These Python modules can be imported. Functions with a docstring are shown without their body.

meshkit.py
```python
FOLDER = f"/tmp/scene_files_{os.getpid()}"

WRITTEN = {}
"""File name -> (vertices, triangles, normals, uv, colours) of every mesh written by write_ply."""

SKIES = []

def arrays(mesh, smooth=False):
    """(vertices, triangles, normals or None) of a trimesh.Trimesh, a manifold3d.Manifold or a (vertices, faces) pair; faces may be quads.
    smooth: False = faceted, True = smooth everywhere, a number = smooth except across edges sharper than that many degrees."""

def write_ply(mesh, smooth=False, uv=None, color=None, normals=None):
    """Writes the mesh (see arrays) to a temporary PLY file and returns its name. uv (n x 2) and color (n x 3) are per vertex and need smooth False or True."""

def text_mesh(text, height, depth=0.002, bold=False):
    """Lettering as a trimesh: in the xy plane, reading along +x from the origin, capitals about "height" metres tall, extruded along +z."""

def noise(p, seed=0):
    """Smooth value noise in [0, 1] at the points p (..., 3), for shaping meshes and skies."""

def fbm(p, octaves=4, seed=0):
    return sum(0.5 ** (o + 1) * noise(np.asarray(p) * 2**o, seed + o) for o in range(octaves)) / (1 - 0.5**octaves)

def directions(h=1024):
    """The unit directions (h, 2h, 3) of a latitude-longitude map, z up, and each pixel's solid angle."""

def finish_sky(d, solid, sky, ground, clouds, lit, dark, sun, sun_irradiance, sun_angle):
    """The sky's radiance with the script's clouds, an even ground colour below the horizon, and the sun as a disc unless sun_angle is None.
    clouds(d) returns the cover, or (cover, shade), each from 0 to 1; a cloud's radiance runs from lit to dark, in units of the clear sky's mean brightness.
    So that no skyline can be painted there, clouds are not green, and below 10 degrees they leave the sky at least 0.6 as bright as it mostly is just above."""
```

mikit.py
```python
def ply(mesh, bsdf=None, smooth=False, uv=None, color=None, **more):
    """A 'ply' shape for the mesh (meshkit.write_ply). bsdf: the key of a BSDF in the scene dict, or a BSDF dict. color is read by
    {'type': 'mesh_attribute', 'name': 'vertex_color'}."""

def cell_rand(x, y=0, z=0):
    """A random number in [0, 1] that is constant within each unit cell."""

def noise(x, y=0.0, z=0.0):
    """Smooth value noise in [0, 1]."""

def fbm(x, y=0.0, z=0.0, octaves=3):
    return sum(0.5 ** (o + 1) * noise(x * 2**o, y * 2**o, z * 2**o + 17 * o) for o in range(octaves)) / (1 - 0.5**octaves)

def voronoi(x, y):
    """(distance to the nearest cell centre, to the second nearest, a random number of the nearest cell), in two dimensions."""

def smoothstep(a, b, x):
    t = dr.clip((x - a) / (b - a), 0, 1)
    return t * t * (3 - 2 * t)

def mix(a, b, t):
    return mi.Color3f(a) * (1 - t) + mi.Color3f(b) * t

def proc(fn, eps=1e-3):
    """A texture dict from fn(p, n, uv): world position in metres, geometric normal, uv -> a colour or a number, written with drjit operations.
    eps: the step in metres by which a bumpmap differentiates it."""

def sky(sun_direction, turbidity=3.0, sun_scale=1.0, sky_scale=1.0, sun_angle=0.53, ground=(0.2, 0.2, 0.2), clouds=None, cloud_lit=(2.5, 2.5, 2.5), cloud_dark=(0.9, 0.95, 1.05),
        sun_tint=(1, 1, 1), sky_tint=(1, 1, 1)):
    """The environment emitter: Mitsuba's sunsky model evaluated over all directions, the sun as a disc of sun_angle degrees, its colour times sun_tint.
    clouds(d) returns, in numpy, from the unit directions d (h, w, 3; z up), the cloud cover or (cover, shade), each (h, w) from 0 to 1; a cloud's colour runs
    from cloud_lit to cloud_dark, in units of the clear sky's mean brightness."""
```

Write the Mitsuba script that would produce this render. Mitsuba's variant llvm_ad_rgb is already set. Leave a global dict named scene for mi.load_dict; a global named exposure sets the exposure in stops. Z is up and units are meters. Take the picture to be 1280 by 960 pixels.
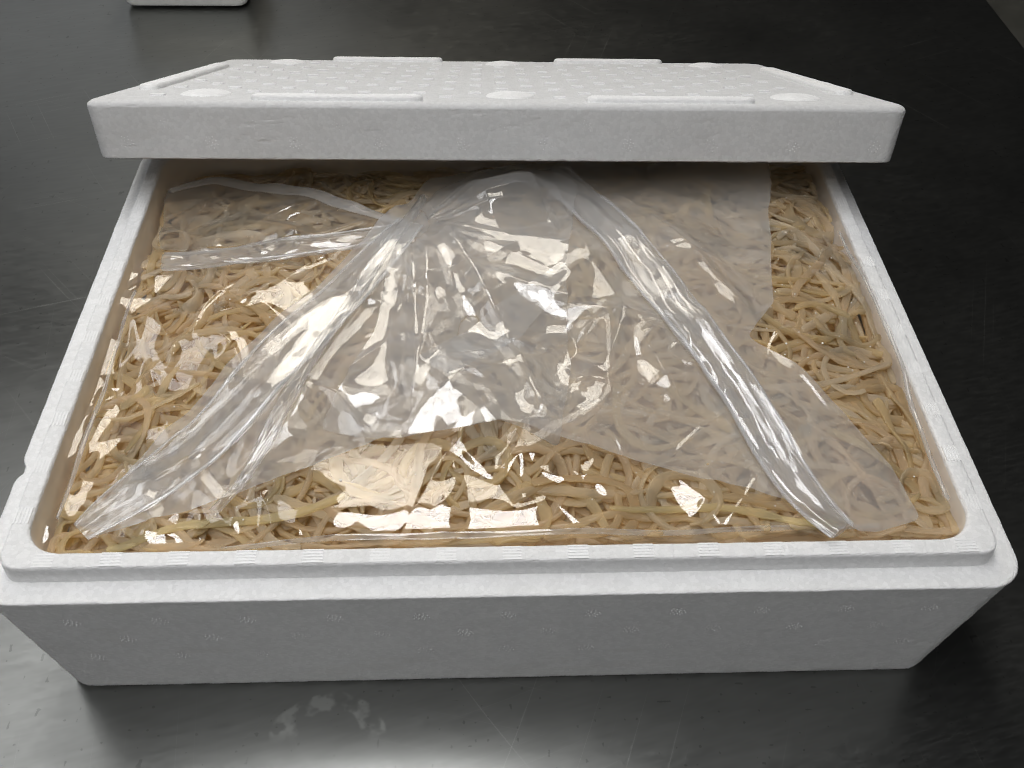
import math
import numpy as np
import trimesh
import drjit as dr
import mitsuba as mi
import mikit
from meshkit import noise as vnoise, fbm as vfbm
from mikit import noise, fbm, voronoi, smoothstep, mix, cell_rand
from scipy.ndimage import gaussian_filter, gaussian_filter1d, map_coordinates, grey_closing, maximum_filter, zoom
from scipy.interpolate import LinearNDInterpolator, CubicSpline
from scipy.spatial import cKDTree
import shapely

T = mi.ScalarTransform4f
scene, labels = {}, {}
rng = np.random.default_rng(7)

# ------------------------------------------------------------------ camera
cam = np.array([-0.01665, -0.29555, 0.61090])
fwd, up = np.array([0.03611, 0.68763, -0.72517]), np.array([0.01026, 0.72535, 0.68831])
scene['camera'] = {'type': 'perspective', 'fov': 54.66, 'fov_axis': 'x', 'near_clip': 0.02, 'far_clip': 60.0,
                   'to_world': T().look_at(origin=cam.tolist(), target=(cam + fwd).tolist(), up=up.tolist())}
exposure = 0.12


# ------------------------------------------------------------------ light: one ceiling fixture, plus added lamps, soft panels and fill
def lamp(key, centre, target, w, h, rad, label, weight=1.0):
    scene[key] = {'type': 'rectangle', 'to_world': T().look_at(origin=list(centre), target=list(target), up=[0, 1, 0.01]).scale([w / 2, h / 2, 1]),
                  'bsdf': {'type': 'diffuse', 'reflectance': {'type': 'rgb', 'value': 0.6}},
                  'emitter': {'type': 'area', 'sampling_weight': weight, 'radiance': {'type': 'rgb', 'value': rad}}}
    labels[key] = {'label': label, 'category': 'lamp'}


lamp('ceiling_lamp', (-0.22, -0.30, 1.75), (-0.22, -0.30, 0), 0.42, 2.00, [8.7, 8.7, 8.65], 'long white ceiling light straight above the box', 8.0)
lamp('ceiling_lamp_001', (-0.3, 1.95, 1.95), (-0.3, 1.95, 0), 0.62, 1.50, [5.2, 4.85, 4.2], 'unseen ceiling light added behind the box for glints on the film', 3.0)  # extra lamp, added so the flat film catches glints
lamp('ceiling_lamp_002', (-1.25, 1.0, 1.95), (-1.25, 1.0, 0), 0.36, 1.3, [2.6, 2.6, 2.6], 'unseen ceiling light added left of the table for sheen on the steel')  # extra lamp, added for the sheen on the left of the steel
lamp('added_soft_panel', (-1.9, 3.9, 1.5), (-0.6, 0.6, 0.0), 2.7, 1.5, [0.30, 0.31, 0.32], 'unseen pale light panel added behind the table on the left')  # glowing panel added for the steel to reflect at the back left
lamp('added_soft_panel_001', (-2.7, 1.5, 1.25), (-0.4, 0.4, 0.0), 2.2, 1.3, [0.30, 0.315, 0.33], 'unseen pale light panel added to the left of the table')  # second added panel, carries the reflection along the left side
scene['ambient_fill'] = {'type': 'constant', 'sampling_weight': 0.5, 'radiance': {'type': 'rgb', 'value': [0.012, 0.012, 0.012]}}  # weak even fill added in place of light bouncing around the room

# ------------------------------------------------------------------ materials


def planar(p, n):
    """two coordinates across the face that a point lies on"""
    ax, ay, az = dr.abs(n.x), dr.abs(n.y), dr.abs(n.z)
    top = (az >= ax) & (az >= ay)
    side = (ax > ay) & ~top
    return dr.select(side, p.y, p.x), dr.select(top, p.y, p.z)


def foam_bump(p, n, uv):
    a, b = planar(p, n)
    f1, f2, r = voronoi(a * 430 + 0.5 * noise(a * 90, b * 90), b * 430)
    pit = smoothstep(0.72, 0.86, noise(p.x * 240, p.y * 240, p.z * 240))
    return smoothstep(0.0, 0.4, f2 - f1) * 0.00028 + r * 0.00014 - 0.00030 * pit + noise(p.x * 70, p.y * 70, p.z * 70) * 0.0002


def foam_color(p, n, uv):
    a, b = planar(p, n)
    f1, f2, r = voronoi(a * 430 + 0.5 * noise(a * 90, b * 90), b * 430)
    k = 0.90 + 0.09 * r + 0.05 * (fbm(p.x * 45, p.y * 45, p.z * 45) - 0.5)
    k = k * (1 - 0.05 * (1 - smoothstep(0.0, 0.12, f2 - f1)))
    scuff = smoothstep(0.60, 0.75, fbm(a * 26 + 3, b * 90, 2.0, 3)) * smoothstep(0.5, 0.62, noise(a * 11, b * 11, 6.0))
    return mix(mi.Color3f(0.875, 0.878, 0.882) * k, mi.Color3f(0.60, 0.585, 0.55), 0.12 * scuff)


scene['mat_foam'] = {'type': 'twosided', 'bsdf': {'type': 'bumpmap', 'arbitrary': mikit.proc(foam_bump, eps=2e-4), 'scale': 1.0,
                     'bsdf': {'type': 'principled', 'base_color': mikit.proc(foam_color), 'roughness': 0.55, 'specular': 0.35}}}
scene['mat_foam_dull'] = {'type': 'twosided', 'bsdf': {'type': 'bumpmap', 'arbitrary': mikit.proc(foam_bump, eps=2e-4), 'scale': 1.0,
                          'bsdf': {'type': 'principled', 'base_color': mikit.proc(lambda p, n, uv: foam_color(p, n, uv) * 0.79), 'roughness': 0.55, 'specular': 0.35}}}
scene['mat_foam_bounce_tint'] = {'type': 'twosided', 'bsdf': {'type': 'principled', 'base_color': mikit.proc(
    lambda p, n, uv: mi.Color3f(0.86, 0.82, 0.765) * (0.85 + 0.3 * fbm(p.x * 40, p.y * 40, p.z * 40))), 'roughness': 0.35, 'specular': 0.4}}  # white foam; warm light bounced off the strips is put into its colour
scene['mat_foam_mark'] = {'type': 'twosided', 'bsdf': {'type': 'principled', 'base_color': {'type': 'rgb', 'value': [0.86, 0.865, 0.87]}, 'roughness': 0.45, 'specular': 0.4}}


def line_scratch(p, ang, across, along, seed):
    c, s = math.cos(ang), math.sin(ang)
    u, v = p.x * c + p.y * s, -p.x * s + p.y * c
    wob = (noise(u * 3, v * 3, seed) - 0.5) * 0.05
    line = smoothstep(0.74, 0.95, noise((v + wob) * across, u * along, seed + 0.5))
    return line * smoothstep(0.45, 0.65, noise(u * 7 + seed, v * 7, 3.3))


def steel_scratches(p):
    return (line_scratch(p, 0.35, 900, 5, 1.0) + line_scratch(p, 2.2, 700, 7, 5.0) + line_scratch(p, 1.2, 1100, 6, 9.0) + line_scratch(p, -0.25, 800, 4, 14.0)
            + 0.6 * line_scratch(p, 0.8, 1600, 9, 21.0) + 0.6 * line_scratch(p, 2.7, 1500, 8, 27.0) + 0.6 * line_scratch(p, 1.7, 1700, 10, 33.0))


def steel_rough(p, n, uv):
    blot = fbm(p.x * 9, p.y * 9, 2.0, 4)
    return dr.clip(0.30 + 0.07 * (blot - 0.5) + 0.08 * steel_scratches(p) + 0.05 * (noise(p.x * 110 + p.y * 30, p.y * 620 - p.x * 160, 1) - 0.5), 0.15, 0.6)


def steel_color(p, n, uv):
    blot = fbm(p.x * 6 + 4, p.y * 6, 7.0, 4)
    fine = fbm(p.x * 60 + p.y * 15, p.y * 340 - p.x * 90, 3.0, 3)
    k = 0.27 + 0.05 * (blot - 0.5) + 0.035 * (fine - 0.5) + 0.08 * steel_scratches(p)
    dx, dy = p.x + 0.112, p.y + 0.021                     # dried water mark, a crescent
    r = dr.sqrt(dx * dx + dy * dy * 1.6) + (noise(p.x * 120, p.y * 120, 4) - 0.5) * 0.005
    ring = smoothstep(0.019, 0.022, r) * (1 - smoothstep(0.034, 0.037, r)) * smoothstep(-0.006, 0.004, dy)
    spots = smoothstep(0.93, 0.95, noise(p.x * 260, p.y * 260, 8))
    return mi.Color3f(0.98, 1.0, 0.97) * dr.clip(k + 0.16 * ring * smoothstep(0.30, 0.62, fbm(p.x * 130, p.y * 130, 5.0, 3)) - 0.06 * spots, 0.08, 0.9)


def steel_bump(p, n, uv):
    return 0.00003 * steel_scratches(p) + 0.0001 * noise(p.x * 9, p.y * 9, 0.3)


scene['mat_steel'] = {'type': 'twosided', 'bsdf': {'type': 'bumpmap', 'arbitrary': mikit.proc(steel_bump, eps=4e-4), 'scale': 1.0,
                      'bsdf': {'type': 'principled', 'base_color': mikit.proc(steel_color), 'metallic': 1.0, 'roughness': mikit.proc(steel_rough)}}}
scene['mat_floor'] = {'type': 'twosided', 'bsdf': {'type': 'diffuse', 'reflectance': mikit.proc(
    lambda p, n, uv: mi.Color3f(0.16, 0.16, 0.145) * (0.7 + 0.6 * fbm(p.x * 12, p.y * 12, 1.0, 4)))}}
scene['mat_white_plastic'] = {'type': 'twosided', 'bsdf': {'type': 'principled', 'base_color': {'type': 'rgb', 'value': [0.78, 0.78, 0.75]}, 'roughness': 0.35, 'specular': 0.5}}

thin = {'type': 'thindielectric', 'int_ior': 1.5}
veil = {'type': 'principledthin', 'base_color': {'type': 'rgb', 'value': [0.90, 0.92, 0.95]}, 'diff_trans': 1.0, 'roughness': 0.35, 'spec_trans': 0.0, 'eta': 1.5}
scene['mat_film'] = thin
for nm, w in (('sheer', 0.10), ('haze', 0.17), ('milky', 0.31), ('fold', 0.25), ('hem', 0.25)):
    scene['mat_film_' + nm] = {'type': 'blendbsdf', 'weight': w, 'a': thin, 'b': veil}

STRIP_TONES = [(0.905, 0.795, 0.585), (0.92, 0.825, 0.64), (0.875, 0.75, 0.53), (0.905, 0.795, 0.555), (0.90, 0.785, 0.60), (0.94, 0.86, 0.71)]


flesh = {'type': 'principledthin', 'base_color': {'type': 'mesh_attribute', 'name': 'vertex_color'}, 'diff_trans': 1.45, 'roughness': 0.13, 'spec_trans': 0.0, 'eta': 1.4}
scene['mat_strip'] = {'type': 'blendbsdf', 'weight': 0.84, 'a': {'type': 'thindielectric', 'int_ior': 1.38}, 'b': flesh}
scene['mat_strip_heap'] = flesh
scene['mat_mass'] = {'type': 'twosided', 'bsdf': {'type': 'principled', 'base_color': {'type': 'rgb', 'value': [0.74, 0.60, 0.41]}, 'roughness': 0.4}}


def strip_color(V, tone):
    """mottled flesh with a few darker flecks"""
    m = vfbm(V * 130, 3)
    fleck = np.clip((vnoise(V * 95, 5) - 0.62) * 7, 0, 1)
    return np.array(tone)[None] * np.clip((0.86 + 0.28 * m) * (1 - 0.16 * fleck), 0, 1.02)[:, None]


# ------------------------------------------------------------------ helpers
used = {}


def key_for(name):
    n = used.get(name, -1) + 1
    used[name] = n
    return name if n == 0 else f'{name}_{n:03d}'


def put(name, mesh, mat, parent=None, smooth=False, to_world=None, **kw):
    key = key_for((parent + '__' if parent else '') + name)
    scene[key] = mikit.ply(mesh, mat, smooth=smooth, **kw)
    if to_world is not None:
        scene[key]['to_world'] = to_world
    return key


def ring(a, b, r, sx, sy, nc=8):
    """points of a rounded rectangle, counter-clockwise, straight sides cut into sx / sy"""
    r = max(min(r, a - 1e-4, b - 1e-4), 1e-4)
    pts = []
    for cx, cy, a0, n in ((a - r, b - r, 0, sx), (-(a - r), b - r, 90, sy), (-(a - r), -(b - r), 180, sx), (a - r, -(b - r), 270, sy)):
        t = np.radians(a0 + np.linspace(0, 90, nc + 1))
        arc = np.stack([cx + r * np.cos(t), cy + r * np.sin(t)], 1)
        pts.append(arc)
        nxt = {0: (-(a - r), b), 90: (-a, -(b - r)), 180: (a - r, -b), 270: (a, b - r)}[a0]
        k = np.linspace(0, 1, n + 1)[1:-1, None]
        pts.append(arc[-1] * (1 - k) + np.array(nxt) * k)
    return np.vstack(pts)


def loft(rings, cx=0.0, cy=0.0, sx=150, sy=110, cap0=True, cap1=True):
    """rings: (half width, half depth, radius, z)"""
    P = [np.column_stack([ring(a, b, r, sx, sy) + [cx, cy], np.full(len(ring(a, b, r, sx, sy)), z)]) for a, b, r, z in rings]
    n = len(P[0])
    v = np.vstack(P)
    i = np.arange(n)
    f = []
    for k in range(len(P) - 1):
        q = np.column_stack([k * n + i, k * n + (i + 1) % n, (k + 1) * n + (i + 1) % n, (k + 1) * n + i])
        f += [q[:, [0, 1, 2]], q[:, [0, 2, 3]]]
    if cap0:
        v = np.vstack([v, [cx, cy, rings[0][3]]])
        f.append(np.column_stack([np.full(n, len(v) - 1), (i + 1) % n, i]))
    if cap1:
        v = np.vstack([v, [cx, cy, rings[-1][3]]])
        f.append(np.column_stack([np.full(n, len(v) - 1), (len(P) - 1) * n + i, (len(P) - 1) * n + (i + 1) % n]))
    return trimesh.Trimesh(v, np.vstack(f), process=False)


def roughen(m, amp, freq, seed):
    n = np.array(m.vertex_normals)
    d = (vnoise(m.vertices * freq, seed) - 0.5) * 2 * amp + (vnoise(m.vertices * freq * 0.25, seed + 3) - 0.5) * amp
    m.vertices = m.vertices + n * d[:, None]
    return m


def densify(rings, step=0.004):
    out = [rings[0]]
    for a, b in zip(rings, rings[1:]):
        a, b = np.array(a), np.array(b)
        n = max(1, int(round(np.linalg.norm((b - a)[[0, 3]]) / step)))
        n = min(n, 40)
        out += [tuple(a + (b - a) * k / n) for k in range(1, n + 1)]
    return out


def bars(n, length, wide, gap, h):
    """n little bars side by side along y, each along x"""
    return trimesh.util.concatenate([trimesh.creation.box((length, wide, h), trimesh.transformations.translation_matrix([0, (k - (n - 1) / 2) * gap, h / 2 - 0.0002])) for k in range(n)])


def dots(count, radius, size, h, g):
    ms = []
    for k in range(count):
        r = radius * math.sqrt((k + 0.5) / count)
        a = k * 2.39996
        c = trimesh.creation.cone(size, h * 2.2, sections=6)
        c.apply_translation([r * math.cos(a), r * math.sin(a), -h * 1.0])
        ms.append(c)
    return trimesh.util.concatenate(ms)


# ------------------------------------------------------------------ table and floor
tb = loft([(1.25, 1.1, 0.02, -0.04), (1.25, 1.1, 0.02, -0.006), (1.2475, 1.0975, 0.02, -0.0015), (1.242, 1.092, 0.02, 0.0)], 0.692 - 1.25, 0.25, 2, 2)
put('table_top', tb, 'mat_steel', smooth=35)
labels['table_top'] = {'label': 'scratched dark stainless steel table top under the foam box', 'category': 'table', 'kind': 'structure'}
put('floor', ([[-6, -5, -0.85], [6, -5, -0.85], [6, 7, -0.85], [-6, 7, -0.85]], [[0, 1, 2, 3]]), 'mat_floor')
labels['floor'] = {'label': 'dull grey floor beyond the right edge of the table', 'category': 'floor', 'kind': 'structure'}

# ------------------------------------------------------------------ foam box
W2, D, H, RH = 0.300, 0.452, 0.1256, 0.0124
RI, II, DR = 0.0148, 0.0262, 0.0146
HB, CY = D / 2, D / 2
box = 'foam_box'
used[box] = 0
labels[box] = {'label': 'open white foam box packed with bagged food strips, its lid pushed back', 'category': 'box'}


def R(i, z, r):
    return (W2 - i, HB - i, r, z)


body = loft(densify([R(DR + 0.003, 0.0, 0.016), R(DR + 0.0007, 0.0006, 0.017), R(DR - 0.0003, 0.003, 0.018), R(0.0012, H - 0.004, 0.022),
                     R(0.0006, H - 0.0012, 0.022), R(0.0012, H - 0.0003, 0.022), R(0.0028, H, 0.021), R(RI + 0.003, H, 0.012)]), 0, CY, 200, 150, cap1=False)
roughen(body, 0.00028, 420, 1)
v = body.vertices
d = np.linalg.norm((v - [-0.2995, 0.096, H - 0.002]) * [1, 1, 0.7], axis=1)                # a chip knocked out of the left edge
v[:, 0] += 0.0040 * np.exp(-(d / 0.0055) ** 2) * (0.7 + 0.6 * vnoise(v * 700, 9))
body.vertices = v
put('body', body, 'mat_foam', box, smooth=40)
rim = loft(densify([R(RI, H - 0.001, 0.0125), R(RI + 0.0008, H + RH - 0.0022, 0.0115), R(RI + 0.0012, H + RH - 0.0006, 0.011), R(RI + 0.0024, H + RH, 0.011),
                    R(II - 0.0012, H + RH, 0.021), R(II, H + RH - 0.001, 0.022), R(II + 0.0002, H + RH - 0.003, 0.022)]), 0, CY, 200, 150, cap0=False, cap1=False)
put('rim', roughen(rim, 0.00018, 420, 2), 'mat_foam', box, smooth=40)
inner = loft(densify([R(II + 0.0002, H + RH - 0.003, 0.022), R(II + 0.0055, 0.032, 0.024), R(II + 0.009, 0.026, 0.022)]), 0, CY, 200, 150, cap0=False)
put('inner_wall', roughen(inner, 0.00018, 420, 2), 'mat_foam_bounce_tint', box, smooth=40)
labels[box + '__inner_wall'] = {'label': 'inner wall of the box, coloured pale tan for the light bounced off the food'}
hatches = [bars(5, l_, 0.0009, 0.0020, h_) for l_, h_ in ((0.0115, 0.0007), (0.0108, 0.00048), (0.0112, 0.00036))]
hr = np.random.default_rng(3)
mid = (RI + II) / 2 + 0.0005
for x in np.arange(-0.259, 0.27, 0.0374):
    put('vent_mark', hatches[int(hr.integers(0, 3))], 'mat_foam_mark', box, to_world=T().translate([float(x), mid, H + RH]))
for y in np.arange(0.052, 0.40, 0.0374):
    for s in (-1, 1):
        put('vent_mark', hatches[int(hr.integers(0, 3))], 'mat_foam_mark', box, to_world=T().translate([s * (W2 - mid), float(y), H + RH]).rotate([0, 0, 1], 90))
spot = dots(15, 0.0052, 0.0008, 0.00042, rng)
tilt_front = math.degrees(math.atan2(DR - 0.0012, H - 0.004))


def front_spot(x, z):
    y = DR + (0.0012 - DR) * (z - 0.003) / (H - 0.007)
    put('vent_dots', spot, 'mat_foam_mark', box, to_world=T().translate([float(x), float(y) - 0.0001, float(z)]).rotate([1, 0, 0], 90 + tilt_front))


for row, z in enumerate((0.100, 0.076, 0.050)):
    for x in np.arange(-0.25 + 0.025 * (row % 2), 0.27, 0.05):
        if abs(x) < 0.262:
            front_spot(x, z)

# ------------------------------------------------------------------ lid, leaning over the back rim with its far edge on the table
tilt, LD, LT = math.degrees(0.43067), 0.443, 0.0429
LID = T().translate([0.00334, 0.33845, 0.18503]).rotate([0, 0, 1], math.degrees(-0.01401)).rotate([1, 0, 0], -tilt)
lid = 'insulated_cover'
used[lid] = 0
labels[lid] = {'label': 'white foam lid with raised pads, tilted over the back of the open box', 'category': 'lid'}


def L(i, v, r):
    return (0.3055 - i, LD / 2 - i, r, v)


rr = 0.0050
arc = [L(0.0002 + rr * (1 - math.cos(a)), LT - rr + rr * math.sin(a), 0.010) for a in np.radians([0, 15, 30, 45, 60, 75, 90])]
panel = loft(densify([L(0.020, 0.004, 0.008), L(0.0175, 0.0005, 0.010), L(0.0062, 0.0, 0.010), L(0.0046, 0.0009, 0.010)] + arc), 0, LD / 2, 200, 150)
roughen(panel, 0.00026, 420, 4)
v = panel.vertices
front = (v[:, 2] < 0.0025) & (v[:, 1] < 0.004)
j = vnoise(v * [260, 60, 0], 5) ** 2 * 0.0009 + (np.exp(-((v[:, 0] - 0.165) / 0.045) ** 2)) * (vnoise(v * [420, 60, 0], 6) ** 3) * 0.0046
v[front, 2] -= (j - 0.0004)[front]
panel.vertices = v
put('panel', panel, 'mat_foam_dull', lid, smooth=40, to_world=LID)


def pad(cx, cy, hw, hd, h, r):
    return loft([(hw, hd, r, LT - 0.001), (hw - 0.0003, hd - 0.0003, r, LT + h * 0.45), (hw - 0.0014, hd - 0.0014, r, LT + h * 0.85), (hw - 0.0032, hd - 0.0032, r, LT + h)], cx, cy, 30, 30, cap0=False)


for cx in (-0.122, 0.128):
    put('raised_pad', roughen(pad(cx, 0.0145, 0.064, 0.0085, 0.0042, 0.008), 0.0002, 420, 8), 'mat_foam', lid, smooth=40, to_world=LID)
    put('raised_pad', roughen(pad(cx, LD - 0.0145, 0.062, 0.0085, 0.0045, 0.008), 0.0002, 420, 8), 'mat_foam', lid, smooth=40, to_world=LID)
for s in (-1, 1):
    put('raised_pad', roughen(pad(s * (W2 - 0.0165), 0.205, 0.0085, 0.125, 0.0042, 0.008), 0.0002, 420, 8), 'mat_foam', lid, smooth=40, to_world=LID)
for cx in (-0.228, 0.008, 0.233):
    for cy in (0.050, LD - 0.050):
        rb = [(0.0185 * math.cos(a) + 0.001, 0.0185 * math.cos(a) + 0.001, 0.0185 * math.cos(a), LT - 0.0005 + 0.0042 * math.sin(a)) for a in np.radians([0, 12, 26, 42, 58, 74])]
        put('boss', loft(rb, cx, cy, 3, 3, cap0=False), 'mat_foam', lid, smooth=40, to_world=LID)
mark = bars(4, 0.0098, 0.0010, 0.0021, 0.0012)
n_mark = 0
for r_, cy in enumerate(np.arange(0.040, LD - 0.035, 0.0310)):
    for cx in np.arange(-0.262 + 0.022 * (r_ % 2), 0.265, 0.044):
        if min(math.hypot(cx - bx, cy - by) for bx in (-0.228, 0.008, 0.233) for by in (0.050, LD - 0.050)) > 0.026:
            put('vent_mark', mark, 'mat_foam_mark', lid, to_world=LID @ T().translate([float(cx), float(cy), LT + 0.0001]))
for k, cx in enumerate(np.arange(-0.278, 0.29, 0.0312)):
    put('vent_dots', spot, 'mat_foam_mark', lid, to_world=LID @ T().translate([float(cx), 0.0018 if k % 2 else 0.0033, 0.027 if k % 2 else 0.0125]).rotate([1, 0, 0], 96))

# ------------------------------------------------------------------ food strips, dropped one after the other onto the heap
GX, GY, GS = -0.272, 0.028, 0.002
NX, NY = 273, 199
gx, gy = GX + np.arange(NX) * GS, GY + np.arange(NY) * GS


def target(x, y):
    e = np.clip(1 - np.abs(x / 0.276) ** 5, 0, 1) * np.clip(1 - np.abs((y - 0.226) / 0.203) ** 5, 0, 1)
    return 0.1215 + 0.0145 * e ** 0.8 + 0.010 * np.exp(-((x - 0.02) / 0.13) ** 2 - ((y - 0.25) / 0.13) ** 2) + 0.008 * np.clip(x / 0.27, -0.6, 1) - 0.004 * np.exp(-((y - 0.42) / 0.06) ** 2)


XX, YY = np.meshgrid(gx, gy, indexing='ij')
hm = target(XX, YY) - 0.019
ids = np.full((NX, NY), -1)
SEG, CS = 28, 8
ca = np.linspace(0, 2 * np.pi, CS, endpoint=False)
cs_x, cs_z = np.sign(np.cos(ca)) * np.abs(np.cos(ca)) ** 0.7, np.sign(np.sin(ca)) * np.abs(np.sin(ca)) ** 0.7
strips = []


def sample(x, y):
    return map_coordinates(hm, [(x - GX) / GS, (y - GY) / GS], order=1, mode='nearest')


def sweep(P, w, th, roll):
    tan = np.gradient(P, axis=0)
    tan /= np.linalg.norm(tan, axis=1, keepdims=True) + 1e-9
    side = np.cross(tan, [0, 0, 1.0])
    side /= np.linalg.norm(side, axis=1, keepdims=True) + 1e-9
    nrm = np.cross(side, tan)
    s2 = side * np.cos(roll)[:, None] + nrm * np.sin(roll)[:, None]
    n2 = nrm * np.cos(roll)[:, None] - side * np.sin(roll)[:, None]
    V = P[:, None] + s2[:, None] * (w[:, None] * cs_x)[..., None] + n2[:, None] * (th[:, None] * cs_z)[..., None]
    n, m = len(P), len(ca)
    V = V.reshape(-1, 3)
    V = np.vstack([V, P[0] - tan[0] * th[0] * 0.5, P[-1] + tan[-1] * th[-1] * 0.5])
    f, i = [], np.arange(m)
    for k in range(n - 1):
        a, b = k * m + i, k * m + (i + 1) % m
        f += [np.column_stack([a, b + m, b]), np.column_stack([a, a + m, b + m])]
    f.append(np.column_stack([np.full(m, n * m), i, (i + 1) % m]))
    f.append(np.column_stack([np.full(m, n * m + 1), (n - 1) * m + (i + 1) % m, (n - 1) * m + i]))
    return V, np.vstack(f)


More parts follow.
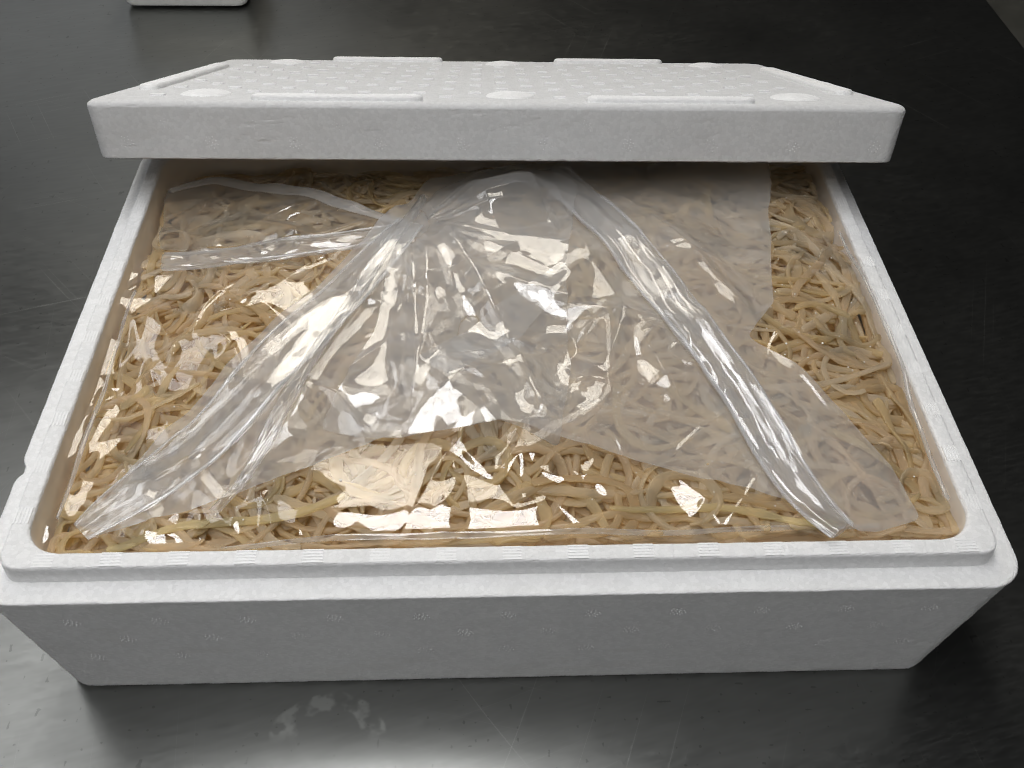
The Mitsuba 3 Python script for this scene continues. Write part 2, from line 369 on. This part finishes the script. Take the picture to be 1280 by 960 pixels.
def drop(x0, y0, th0, length, w, thick, kap, wig, tone, cap=0.002, force=False, roll_amp=0.75):
    s = np.linspace(-0.5, 0.5, SEG) * length
    k = kap + wig * gaussian_filter1d(rng.normal(size=SEG), 4)
    h = th0 + np.cumsum(k) * (length / SEG)
    h -= h[SEG // 2] - th0
    px, py = np.cumsum(np.cos(h)) * (length / SEG), np.cumsum(np.sin(h)) * (length / SEG)
    px += x0 - px[SEG // 2]
    py += y0 - py[SEG // 2]
    m = w + 0.001
    px = gaussian_filter1d(np.clip(px, -0.2695 + m, 0.2695 - m), 1.0, mode='nearest')
    py = gaussian_filter1d(np.clip(py, 0.034 + m, 0.420 - m), 1.0, mode='nearest')
    tx, ty = np.gradient(px), np.gradient(py)
    nn = np.hypot(tx, ty) + 1e-9
    ox, oy = -ty / nn * w * 0.7, tx / nn * w * 0.7
    lo = np.maximum.reduce([sample(px, py), sample(px + ox, py + oy) - 0.0006, sample(px - ox, py - oy) - 0.0006])
    z = gaussian_filter1d(np.maximum(gaussian_filter1d(lo, 2.5, mode='nearest'), lo - 0.0006), 1.0, mode='nearest') + thick * 0.8
    if not force and np.mean(z + thick - target(px, py)) > cap:
        return
    roll = roll_amp * gaussian_filter1d(rng.normal(size=SEG), 3, mode='nearest') * 2.2
    prof = np.ones(SEG)
    prof[[0, -1]], prof[[1, -2]] = 0.7, 0.95
    wv = w * prof * np.clip(1 + 0.28 * gaussian_filter1d(rng.normal(size=SEG), 1.6), 0.45, 1.6)
    tv = thick * prof * np.clip(1 + 0.45 * gaussian_filter1d(rng.normal(size=SEG), 1.6), 0.5, 1.7)
    V, F = sweep(np.column_stack([px, py, z]), wv, tv, roll)
    V = V + (vnoise(V * 420 + len(strips), 11)[:, None] - 0.5) * [0.0011, 0.0011, 0.0009]
    n = len(strips)
    tt = np.linspace(0, SEG - 1, SEG * 3)
    fx, fy, fz = (np.interp(tt, np.arange(SEG), q) for q in (px, py, z))
    fox, foy = np.interp(tt, np.arange(SEG), ox / 0.7), np.interp(tt, np.arange(SEG), oy / 0.7)
    for o in np.linspace(-0.95, 0.95, 7):
        i, j_ = np.round((fx + fox * o - GX) / GS).astype(int), np.round((fy + foy * o - GY) / GS).astype(int)
        ok = (i >= 0) & (i < NX) & (j_ >= 0) & (j_ < NY)
        i, j_, top = i[ok], j_[ok], (fz + thick * math.sqrt(max(0, 1 - 0.8 * o * o)))[ok]
        up_ = top > hm[i, j_]
        hm[i[up_], j_[up_]] = top[up_]
        ids[i[up_], j_[up_]] = n
    strips.append((V, F, tone, px.mean(), py.mean(), length * w * 2))


for t in range(4600):
    x0, y0 = rng.uniform(-0.262, 0.262), rng.uniform(0.036, 0.416)
    th0 = rng.uniform(0, np.pi)
    if y0 < 0.12 and rng.random() < 0.6:
        th0 = rng.normal(0, 0.35)
    curly = rng.random()
    kap = rng.normal(0, 10) if curly < 0.5 else rng.normal(0, 1) + rng.choice([-1, 1]) * rng.uniform(16, 48)
    drop(x0, y0, th0, rng.uniform(0.07, 0.185), rng.uniform(0.0018, 0.0034) * (1.35 if rng.random() < 0.12 else 1), rng.uniform(0.0010, 0.0017), kap, 75, int(rng.integers(0, 6)), cap=0.0015)
loose = len(strips)
drop(-0.162, 0.053, 0.02, 0.150, 0.0027, 0.0015, 0.6, 30, 'yellow', force=True, roll_amp=0.4)
drop(0.135, 0.050, -0.16, 0.150, 0.0027, 0.0015, -0.5, 30, 'yellow', force=True, roll_amp=0.4)
n_each = np.bincount(ids[ids >= 0].ravel(), minlength=len(strips))
order = [i for i in np.argsort(-n_each) if i < loose][:298]
chosen = set(order)
for i in sorted(chosen):
    V, F, tone, cx_, cy_, _ = strips[i]
    k = put('food_strip', (V, F), 'mat_strip', smooth=True, color=strip_color(V, STRIP_TONES[tone]))
    where = ('in the clear corner to the right of the folded film' if cx_ > 0.185 else 'at the left end of the box' if cx_ < -0.175 else
             'along the front rim of the box' if cy_ < 0.095 else 'in the shade at the back under the lid' if cy_ > 0.335 else 'under the hazy folded film in the middle')
    labels[k] = {'label': f'pale tan translucent food strip {where}', 'category': 'food strip', 'group': f'tan food strips {where}'}
for i, lab in ((loose, 'long straight yellowish food strip lying along the front left rim of the box'), (loose + 1, 'long straight yellowish food strip lying along the front right rim of the box')):
    k = put('food_strip', strips[i][:2], 'mat_strip', smooth=True, color=strip_color(strips[i][0], (0.96, 0.87, 0.60)))
    labels[k] = {'label': lab, 'category': 'food strip'}
hv, hf, hc, at = [], [], [], 0
for i, (V, F, tone, *_) in enumerate(strips[:loose]):
    if i not in chosen and n_each[i] > 3:
        c = strip_color(V, STRIP_TONES[tone])
        hv.append(V); hf.append(F + at); hc.append(c); at += len(V)
put('strip_heap', (np.vstack(hv), np.vstack(hf)), 'mat_strip_heap', smooth=True, color=np.vstack(hc))
labels['strip_heap'] = {'label': 'tangled heap of pale tan food strips filling the box below the top layer', 'category': 'food', 'kind': 'stuff'}
# the packed mass under the loose strips
bx, by = np.meshgrid(np.linspace(-0.268, 0.268, 90), np.linspace(0.033, 0.421, 66), indexing='ij')
bz = target(bx, by) - 0.018 + 0.004 * (vfbm(np.stack([bx * 60, by * 60, bx * 0], -1), 3) - 0.5)
i, j = np.meshgrid(np.arange(89), np.arange(65), indexing='ij')
q = (i * 66 + j).ravel()
bf = np.vstack([np.column_stack([q, q + 66, q + 67]), np.column_stack([q, q + 67, q + 1])])
put('packed_strips', (np.column_stack([bx.ravel(), by.ravel(), bz.ravel()]), bf), 'mat_mass', smooth=True)
labels['packed_strips'] = {'label': 'packed brownish mass of food strips deep in the box under the tangle', 'category': 'food', 'kind': 'stuff'}

# ------------------------------------------------------------------ the clear bag
bag = 'plastic_bag'
used[bag] = 0
labels[bag] = {'label': 'crinkled clear plastic bag folded over the food strips in the foam box', 'category': 'bag'}
FS = 0.0008
FX, FY = np.arange(-0.268, 0.2681, FS), np.arange(0.033, 0.4211, FS)
fx, fy = np.meshgrid(FX, FY, indexing='ij')


def crease(points, amp, width):
    """a long sharp fold in the sheet along a curve"""
    p = np.array(points, float)
    d = np.concatenate([[0], np.cumsum(np.linalg.norm(np.diff(p, axis=0), axis=1))])
    t = np.linspace(0, d[-1], 160)
    c = CubicSpline(d, p)(t) + 0.0016 * (np.stack([vnoise(np.column_stack([t * 40, t * 0, t * 0 + q + p[0, 0] * 99]), 2) for q in (1, 5)], 1) - 0.5)
    dist, i = cKDTree(c).query(np.column_stack([fx.ravel(), fy.ravel()]), distance_upper_bound=0.06)
    i = np.minimum(i, 159)
    taper = np.clip(np.minimum(i, 159 - i) / 25.0, 0, 1) * (0.6 + 0.8 * vnoise(np.column_stack([i * 0.06, i * 0, i * 0 + p[0, 1] * 50]), 8))
    return (amp * taper * np.exp(-np.minimum(dist, 1) / width)).reshape(fx.shape)


def scatter(count, amp, width, seed):
    """short random creases all over the sheet"""
    g = np.random.default_rng(seed)
    out = np.zeros_like(fx)
    for _ in range(count):
        c, th, ln = np.array([g.uniform(-0.25, 0.25), g.uniform(0.045, 0.40)]), g.uniform(0, np.pi), g.uniform(0.02, 0.075)
        d = np.array([math.cos(th), math.sin(th)])
        bend = g.normal(0, 0.16) * ln
        lo, hi = c - ln * 0.6 - 0.014, c + ln * 0.6 + 0.014
        i0, i1 = np.searchsorted(FX, [lo[0], hi[0]])
        j0, j1 = np.searchsorted(FY, [lo[1], hi[1]])
        x, y = fx[i0:i1, j0:j1] - c[0], fy[i0:i1, j0:j1] - c[1]
        u, v_ = x * d[0] + y * d[1], -x * d[1] + y * d[0]
        v_ = v_ - bend * ((2 * u / ln) ** 2 - 0.4)
        t_ = np.clip(1 - (2 * u / ln) ** 2, 0, 1)
        side = np.where(v_ > 0, 1.0, g.uniform(0.5, 3.0))
        out[i0:i1, j0:j1] += amp * g.uniform(0.4, 1.3) * t_ * np.exp(-np.abs(v_) / (width * side))
    return gaussian_filter(out, 0.8)


def resample(a):
    return map_coordinates(a, [(fx - GX) / GS, (fy - GY) / GS], order=1, mode='nearest')


def facets(spacing, amp, seed, sharp=0.8, stretch=1.0, ang=0.0):
    """height of a crumpled sheet: flat facets between sharp creases"""
    g = np.random.default_rng(seed)
    n = int(0.62 * 0.46 / spacing ** 2)
    p = np.column_stack([g.uniform(-0.31, 0.31, n), g.uniform(0.0, 0.46, n)])
    c, s = math.cos(ang), math.sin(ang)
    A = np.array([[c / stretch, s / stretch], [-s, c]])
    q = np.column_stack([fx.ravel(), fy.ravel()]) @ A.T
    h = LinearNDInterpolator(p @ A.T, g.normal(0, amp, n))(q).reshape(fx.shape)
    return gaussian_filter(np.nan_to_num(h), sharp)


def ridges(ang, wave, longer, amp, seed, power=3.0):
    c, s = math.cos(ang), math.sin(ang)
    u, v_ = fx * c + fy * s, -fx * s + fy * c
    w = (vnoise(np.stack([u * 18, v_ * 18, 0 * u], -1), seed + 5) - 0.5) * 1.2
    n = vnoise(np.stack([u / longer, v_ / wave + w, 0 * u + seed], -1), seed)
    r = (1 - np.abs(2 * n - 1)) ** power
    mask = np.clip((vnoise(np.stack([fx * 16, fy * 16, 0 * u], -1), seed + 9) - 0.42) * 5, 0, 1)
    return amp * r * mask


top = resample(maximum_filter(hm, 3))
closed = resample(grey_closing(maximum_filter(hm, 3), size=(31, 31)))
base = gaussian_filter(closed, 15) + 0.0008
wr = facets(0.062, 0.0050, 21, 4.5) + ridges(0.9, 0.030, 0.14, 0.0020, 31) + ridges(2.4, 0.032, 0.13, 0.0016, 32) + facets(0.026, 0.0010, 23, 1.8) + scatter(80, 0.0015, 0.0028, 92)
edge = np.minimum(np.minimum(0.268 - np.abs(fx), fy - 0.033), 0.421 - fy)
drop_ = 0.014 * np.exp(-np.minimum(fy - 0.033, 0.421 - fy) / 0.005)
taut = np.exp(-((fx + 0.085) / 0.055) ** 4 - ((fy - 0.088) / 0.030) ** 4)               # pulled flat over the front left of the heap
film = base * (1 - taut) + gaussian_filter(base, 30) * taut + wr * (1 - 0.82 * taut) * (1 - 0.2 * np.exp(-edge / 0.025)) - drop_ + 0.0075 * np.exp(-(fx + 0.268) / 0.040) + 0.0075 * np.exp(-(0.268 - fx) / 0.035)


def grid_mesh(z, keep=None):
    nx, ny = z.shape
    i, j = np.meshgrid(np.arange(nx - 1), np.arange(ny - 1), indexing='ij')
    q = (i * ny + j).ravel()
    f = np.vstack([np.column_stack([q, q + ny, q + ny + 1]), np.column_stack([q, q + ny + 1, q + 1])])
    v_ = np.column_stack([fx.ravel(), fy.ravel(), z.ravel()])
    return v_, f


def at_grid(z, x, y):
    return map_coordinates(z, [(x - FX[0]) / FS, (y - FY[0]) / FS], order=1, mode='nearest')


def sheet(z, outline, smooth_outline=3):
    """the part of the height field inside an outline, its border moved onto the outline"""
    o = np.array(outline, float)
    poly = shapely.Polygon(o)
    if smooth_outline:
        poly = poly.buffer(0.004).buffer(-0.008).buffer(0.004)
    o = np.array(shapely.segmentize(poly.exterior, 0.0006).coords)
    o = o + 0.0050 * (np.stack([vnoise(np.column_stack([o * 28, 0 * o[:, 0]]), 13), vnoise(np.column_stack([o * 28, 0 * o[:, 0]]), 14)], 1) - 0.5)
    o = o + 0.0012 * (np.stack([vnoise(np.column_stack([o * 90, 0 * o[:, 0]]), 3), vnoise(np.column_stack([o * 90, 0 * o[:, 0]]), 4)], 1) - 0.5)
    poly = shapely.Polygon(o).buffer(0)
    v_, f = grid_mesh(z)
    ins = shapely.contains_xy(poly, v_[:, 0], v_[:, 1])
    f = f[ins[f].any(1)]
    use, inv = np.unique(f, return_inverse=True)
    v2, f2, ins2 = v_[use].copy(), inv.reshape(-1, 3), ins[use]
    _, near = cKDTree(o).query(v2[~ins2, :2])
    v2[~ins2, :2] = o[near]
    v2[:, 2] = at_grid(z, v2[:, 0], v2[:, 1])
    return v2, f2


def band(points, widths, lift, surf, amp=0.0012, seed=0, thick=0.0022, ns=260, nt=40, lobes=2, flute=0.0):
    """a folded edge of the film: a flattened tube along a curve lying on a surface"""
    p, w = np.array(points, float), np.array(widths, float)
    d = np.concatenate([[0], np.cumsum(np.linalg.norm(np.diff(p, axis=0), axis=1))])
    s = np.linspace(0, d[-1], ns)
    c, wi = CubicSpline(d, p)(s), np.interp(s, d, w)
    tan = np.gradient(c, axis=0)
    tan /= np.linalg.norm(tan, axis=1, keepdims=True)
    nrm = np.column_stack([-tan[:, 1], tan[:, 0]])
    t = np.linspace(0, 2 * np.pi, nt, endpoint=False)
    uu = np.sign(np.cos(t)) * np.abs(np.cos(t)) ** 0.8
    off = (wi / 2)[:, None] * uu
    off = off * (1 + 0.30 * (vnoise(np.stack(np.broadcast_arrays(s[:, None] * 60, np.sign(uu) + 3.0, seed + 0.5), -1), seed) - 0.5))
    x, y = c[:, 0:1] + nrm[:, 0:1] * off, c[:, 1:2] + nrm[:, 1:2] * off
    upper = np.sin(t) > 0
    ridge = np.abs(np.cos(lobes * np.arccos(np.clip(uu, -1, 1)) / 1.0))
    cr = vnoise(np.stack(np.broadcast_arrays(s[:, None] * 45, uu * 2.2 + 7, seed + 0.0), -1), seed + 2)
    cr = (1 - np.abs(2 * cr - 1)) ** 2
    z = at_grid(surf, x, y)
    z = 0.65 * gaussian_filter1d(z, 8, axis=0) + 0.35 * z
    z = z + lift * (0.55 + 0.9 * vnoise(np.stack(np.broadcast_arrays(s[:, None] * 28, uu * 0.6, seed + 0.0), -1), seed + 4)) + thick * np.sin(t) * (0.8 + 0.5 * ridge) + np.where(upper, amp * (cr - 0.3), amp * 0.3 * (cr - 0.3))
    if flute:
        ph = 5 * vnoise(np.stack(np.broadcast_arrays(s[:, None] * 14, uu * 0, seed + 0.0), -1), seed + 6)
        z = z + flute * np.where(upper, np.cos(uu * 6.5 + ph), 0.0) * (1 - uu ** 2)
    v_ = np.stack([x, y, z], -1).reshape(-1, 3)
    i, j = np.meshgrid(np.arange(ns - 1), np.arange(nt), indexing='ij')
    a, b = (i * nt + j).ravel(), (i * nt + (j + 1) % nt).ravel()
    return v_, np.vstack([np.column_stack([a, b, b + nt]), np.column_stack([a, b + nt, a + nt])])


put('film', grid_mesh(film), 'mat_film', bag, smooth=True)

# loose folded-over film
gather = (-0.066, 0.305)
ga, gr = np.arctan2(fy - gather[1], fx - gather[0]), np.hypot(fx - gather[0], fy - gather[1])
rad = 1 - np.abs(2 * vnoise(np.stack([np.cos(ga) * 6, np.sin(ga) * 6, gr * 3], -1), 41) - 1)
radial = 0.0042 * rad ** 3 * np.exp(-gr / 0.22) * np.clip(gr / 0.03, 0, 1)
loose_ = gaussian_filter(film, 9) + 0.0045
MAIN = [(-0.052, 0.392), (0.0284, 0.410), (0.0749, 0.417), (0.228, 0.412), (0.2227, 0.3738), (0.205, 0.285), (0.1894, 0.2159), (0.1669, 0.1799), (0.195, 0.141), (0.2178, 0.1105), (0.2366, 0.0776), (0.2441, 0.0385),
        (0.2111, 0.0318), (0.13, 0.0659), (0.0447, 0.0923), (-0.0046, 0.106), (-0.0743, 0.1007), (-0.1445, 0.0732), (-0.2354, 0.0402), (-0.2501, 0.0478), (-0.2146, 0.114), (-0.1615, 0.1958), (-0.0861, 0.309)]
FANS = [[(-0.062, 0.312), (-0.11, 0.225), (-0.17, 0.125), (-0.245, 0.048)], [(-0.064, 0.30), (-0.10, 0.21), (-0.13, 0.145), (-0.168, 0.07)], [(-0.07, 0.29), (-0.15, 0.19), (-0.222, 0.09)],
        [(-0.055, 0.30), (-0.05, 0.22), (-0.06, 0.112)], [(-0.045, 0.31), (-0.01, 0.22), (0.032, 0.10)], [(0.05, 0.38), (0.10, 0.27), (0.15, 0.16), (0.20, 0.05)],
        [(0.07, 0.38), (0.13, 0.29), (0.19, 0.15), (0.238, 0.07)], [(0.04, 0.36), (0.07, 0.25), (0.12, 0.10)], [(-0.02, 0.25), (0.08, 0.20), (0.17, 0.185)]]
fans = sum(crease(p, a_, w_) for p, a_, w_ in zip(FANS, (0.0032, 0.0030, 0.0030, 0.0036, 0.004, 0.004, 0.0046, 0.0038, 0.003), (0.009, 0.007, 0.007, 0.010, 0.009, 0.008, 0.008, 0.009, 0.007)))
z_main = loose_ + gaussian_filter(fans, 0.9) + facets(0.085, 0.0050, 51, 4.5) + facets(0.034, 0.0008, 52, 2.2) + 0.22 * radial + ridges(-0.95, 0.030, 0.18, 0.0020, 53) + scatter(70, 0.0017, 0.0026, 91)
above = gaussian_filter(maximum_filter(top, 13), 5) + 0.0016
above = np.maximum(above, film + 0.0008)
z_main = gaussian_filter(np.maximum(z_main, above), 0.8)
put('loose_flap', sheet(z_main, MAIN), 'mat_film_milky', bag, smooth=True)
CENTRE = [(-0.073, 0.30), (-0.0471, 0.3611), (-0.0117, 0.3919), (0.031, 0.3918), (0.0641, 0.3497), (0.0472, 0.2438), (0.0459, 0.1485), (0.0339, 0.0849), (-0.0048, 0.1001), (-0.0735, 0.0961), (-0.1139, 0.1097), (-0.0841, 0.1877)]
tent = 0.021 * np.exp(-((fx - 0.010) / 0.038) ** 2 - ((fy - 0.338) / 0.030) ** 2)
z_cen = gaussian_filter(z_main, 5) + 0.004 + tent + facets(0.060, 0.0042, 61, 3.2) + 0.7 * gaussian_filter(fans, 0.9) + 0.35 * radial + ridges(0.75, 0.024, 0.14, 0.0022, 63) + ridges(1.9, 0.026, 0.14, 0.0018, 64)
put('loose_flap', sheet(z_cen, CENTRE), 'mat_film_haze', bag, smooth=True)
LEFT = [(-0.2532, 0.307), (-0.2641, 0.3846), (-0.235, 0.399), (-0.1884, 0.3842), (-0.1272, 0.3546), (-0.0696, 0.3182), (-0.0742, 0.3103), (-0.2485, 0.2926)]
z_left = loose_ + 0.001 + facets(0.034, 0.0034, 71, 2.0) + ridges(0.3, 0.020, 0.1, 0.0026, 72)
z_left = gaussian_filter(np.maximum(z_left, above), 0.8)
put('loose_flap', sheet(z_left, LEFT), 'mat_film_sheer', bag, smooth=True)
WEDGE = [(0.0441, 0.2427), (-0.0137, 0.1944), (-0.0557, 0.1533), (-0.0347, 0.1318), (0.0128, 0.1747), (0.0506, 0.2306)]
z_w = gaussian_filter(z_cen, 6) + 0.003
put('folded_tip', sheet(z_w + facets(0.025, 0.0008, 81, 1.2), WEDGE), 'mat_film_haze', bag, smooth=True)
zl = gaussian_filter(np.maximum(z_main, film), 4)
put('folded_edge', band([(0.0456, 0.3874), (0.0634, 0.3467), (0.0882, 0.2816), (0.1225, 0.1906), (0.1528, 0.1203), (0.174, 0.0576), (0.192, 0.0275)], [0.032, 0.033, 0.031, 0.029, 0.027, 0.024, 0.020], 0.0042, zl, 0.0009, 1, 0.0024, flute=0.0016), 'mat_film_haze', bag, smooth=True)
put('folded_edge', band([(-0.0642, 0.3025), (-0.1041, 0.2347), (-0.1375, 0.1827), (-0.1812, 0.1125), (-0.2181, 0.0695), (-0.2445, 0.0424)], [0.022, 0.034, 0.036, 0.036, 0.03, 0.014], 0.0022, zl, 0.0005, 2, 0.0006), 'mat_film_sheer', bag, smooth=True)
put('folded_edge', band([(-0.0561, 0.3425), (-0.0879, 0.2516), (-0.1071, 0.208), (-0.1283, 0.1527), (-0.1466, 0.0988), (-0.1697, 0.0511)], [0.008, 0.010, 0.010, 0.009, 0.009, 0.006], 0.0045, zl, 0.0010, 3, 0.0018), 'mat_film_sheer', bag, smooth=True)
put('folded_edge', band([(-0.2472, 0.2827), (-0.1927, 0.2887), (-0.1338, 0.2958), (-0.0799, 0.303)], [0.022, 0.022, 0.022, 0.018], 0.0035, gaussian_filter(film, 5), 0.0022, 4, 0.0024), 'mat_film_haze', bag, smooth=True)
SEAM = [(0.0456, 0.3874), (0.0634, 0.3467), (0.0882, 0.2816), (0.1225, 0.1906), (0.1528, 0.1203), (0.174, 0.0576), (0.192, 0.0275)]
BAND2 = [(-0.2472, 0.2827), (-0.1927, 0.2887), (-0.1338, 0.2958), (-0.0799, 0.303)]
DIAG = [(-0.0642, 0.3025), (-0.1041, 0.2347), (-0.1375, 0.1827), (-0.1812, 0.1125), (-0.2181, 0.0695), (-0.2445, 0.0424)]


def offset(points, d):
    p = np.array(points)
    t = np.gradient(p, axis=0)
    t /= np.linalg.norm(t, axis=1, keepdims=True)
    return (p + np.column_stack([-t[:, 1], t[:, 0]]) * np.broadcast_to(d, len(p))[:, None]).tolist()


film_s = gaussian_filter(film, 5)
for pts, wd, lift, surf in ((SEAM, np.array([0.0152, 0.0156, 0.0146, 0.0136, 0.0127, 0.0112, 0.009]), 0.0050, zl), (BAND2, 0.0098, 0.0042, film_s),
                            (DIAG, np.array([0.010, 0.016, 0.017, 0.017, 0.014, 0.006]), 0.0036, zl)):
    for sgn in (-1, 1):
        put('bag_hem', band(offset(pts, sgn * wd), [0.0022] * len(pts), lift, surf, 0.0003, 11 + sgn, 0.0006, nt=10), 'mat_film_hem', bag, smooth=True)
for pts in ([(-0.2625, 0.055), (-0.2615, 0.11), (-0.2625, 0.17), (-0.2600, 0.25)], [(0.2620, 0.05), (0.2612, 0.12), (0.2625, 0.20), (0.2610, 0.30)], [(-0.20, 0.036), (-0.05, 0.0375), (0.10, 0.0365), (0.22, 0.038)]):
    put('bag_hem', band(pts, [0.0018, 0.003, 0.0024, 0.0018], 0.0014, film_s, 0.0010, 15, 0.0008, nt=10), 'mat_film_haze', bag, smooth=True)
put('bag_hem', band([(-0.2615, 0.3749), (-0.2329, 0.3902), (-0.1869, 0.3766), (-0.1262, 0.3474), (-0.0692, 0.3124)], [0.007, 0.012, 0.013, 0.011, 0.007], 0.0020, gaussian_filter(z_left, 4), 0.0006, 5, 0.0010), 'mat_film_hem', bag, smooth=True)

# ------------------------------------------------------------------ a white tub behind, cut by the top of the frame
tub = loft([(0.070, 0.060, 0.010, 0.004), (0.0765, 0.0665, 0.012, 0.004), (0.079, 0.069, 0.013, 0.008), (0.083, 0.073, 0.013, 0.075), (0.086, 0.076, 0.014, 0.076), (0.086, 0.076, 0.014, 0.084),
            (0.081, 0.071, 0.012, 0.084), (0.077, 0.067, 0.011, 0.012)], -0.390, 1.034, 8, 8)
put('white_tub', tub, 'mat_white_plastic', smooth=35)
labels['white_tub'] = {'label': 'white rounded tub standing on the steel table behind the box, at the top left', 'category': 'tub'}

# water drops caught under the film
dg = np.random.default_rng(99)
unit = trimesh.creation.icosphere(subdivisions=1)
dv, df = [], []
for k in range(420):
    x, y = dg.uniform(-0.25, 0.25), dg.uniform(0.045, 0.40)
    r = dg.uniform(0.00025, 0.0006) * (1.6 if dg.random() < 0.08 else 1)
    z = float(at_grid(film, np.array([x]), np.array([y]))[0])
    dv.append(unit.vertices * [r, r, r * 0.6] + [x, y, z + 0.0002])
    df.append(unit.faces + k * len(unit.vertices))
scene['mat_drop'] = {'type': 'principled', 'base_color': {'type': 'rgb', 'value': [0.8, 0.78, 0.74]}, 'roughness': 0.12, 'specular': 0.8}
put('water_drops', (np.vstack(dv), np.vstack(df)), 'mat_drop', smooth=True)
labels['water_drops'] = {'label': 'tiny pale water drops scattered on the clear film', 'category': 'water drops', 'kind': 'stuff'}
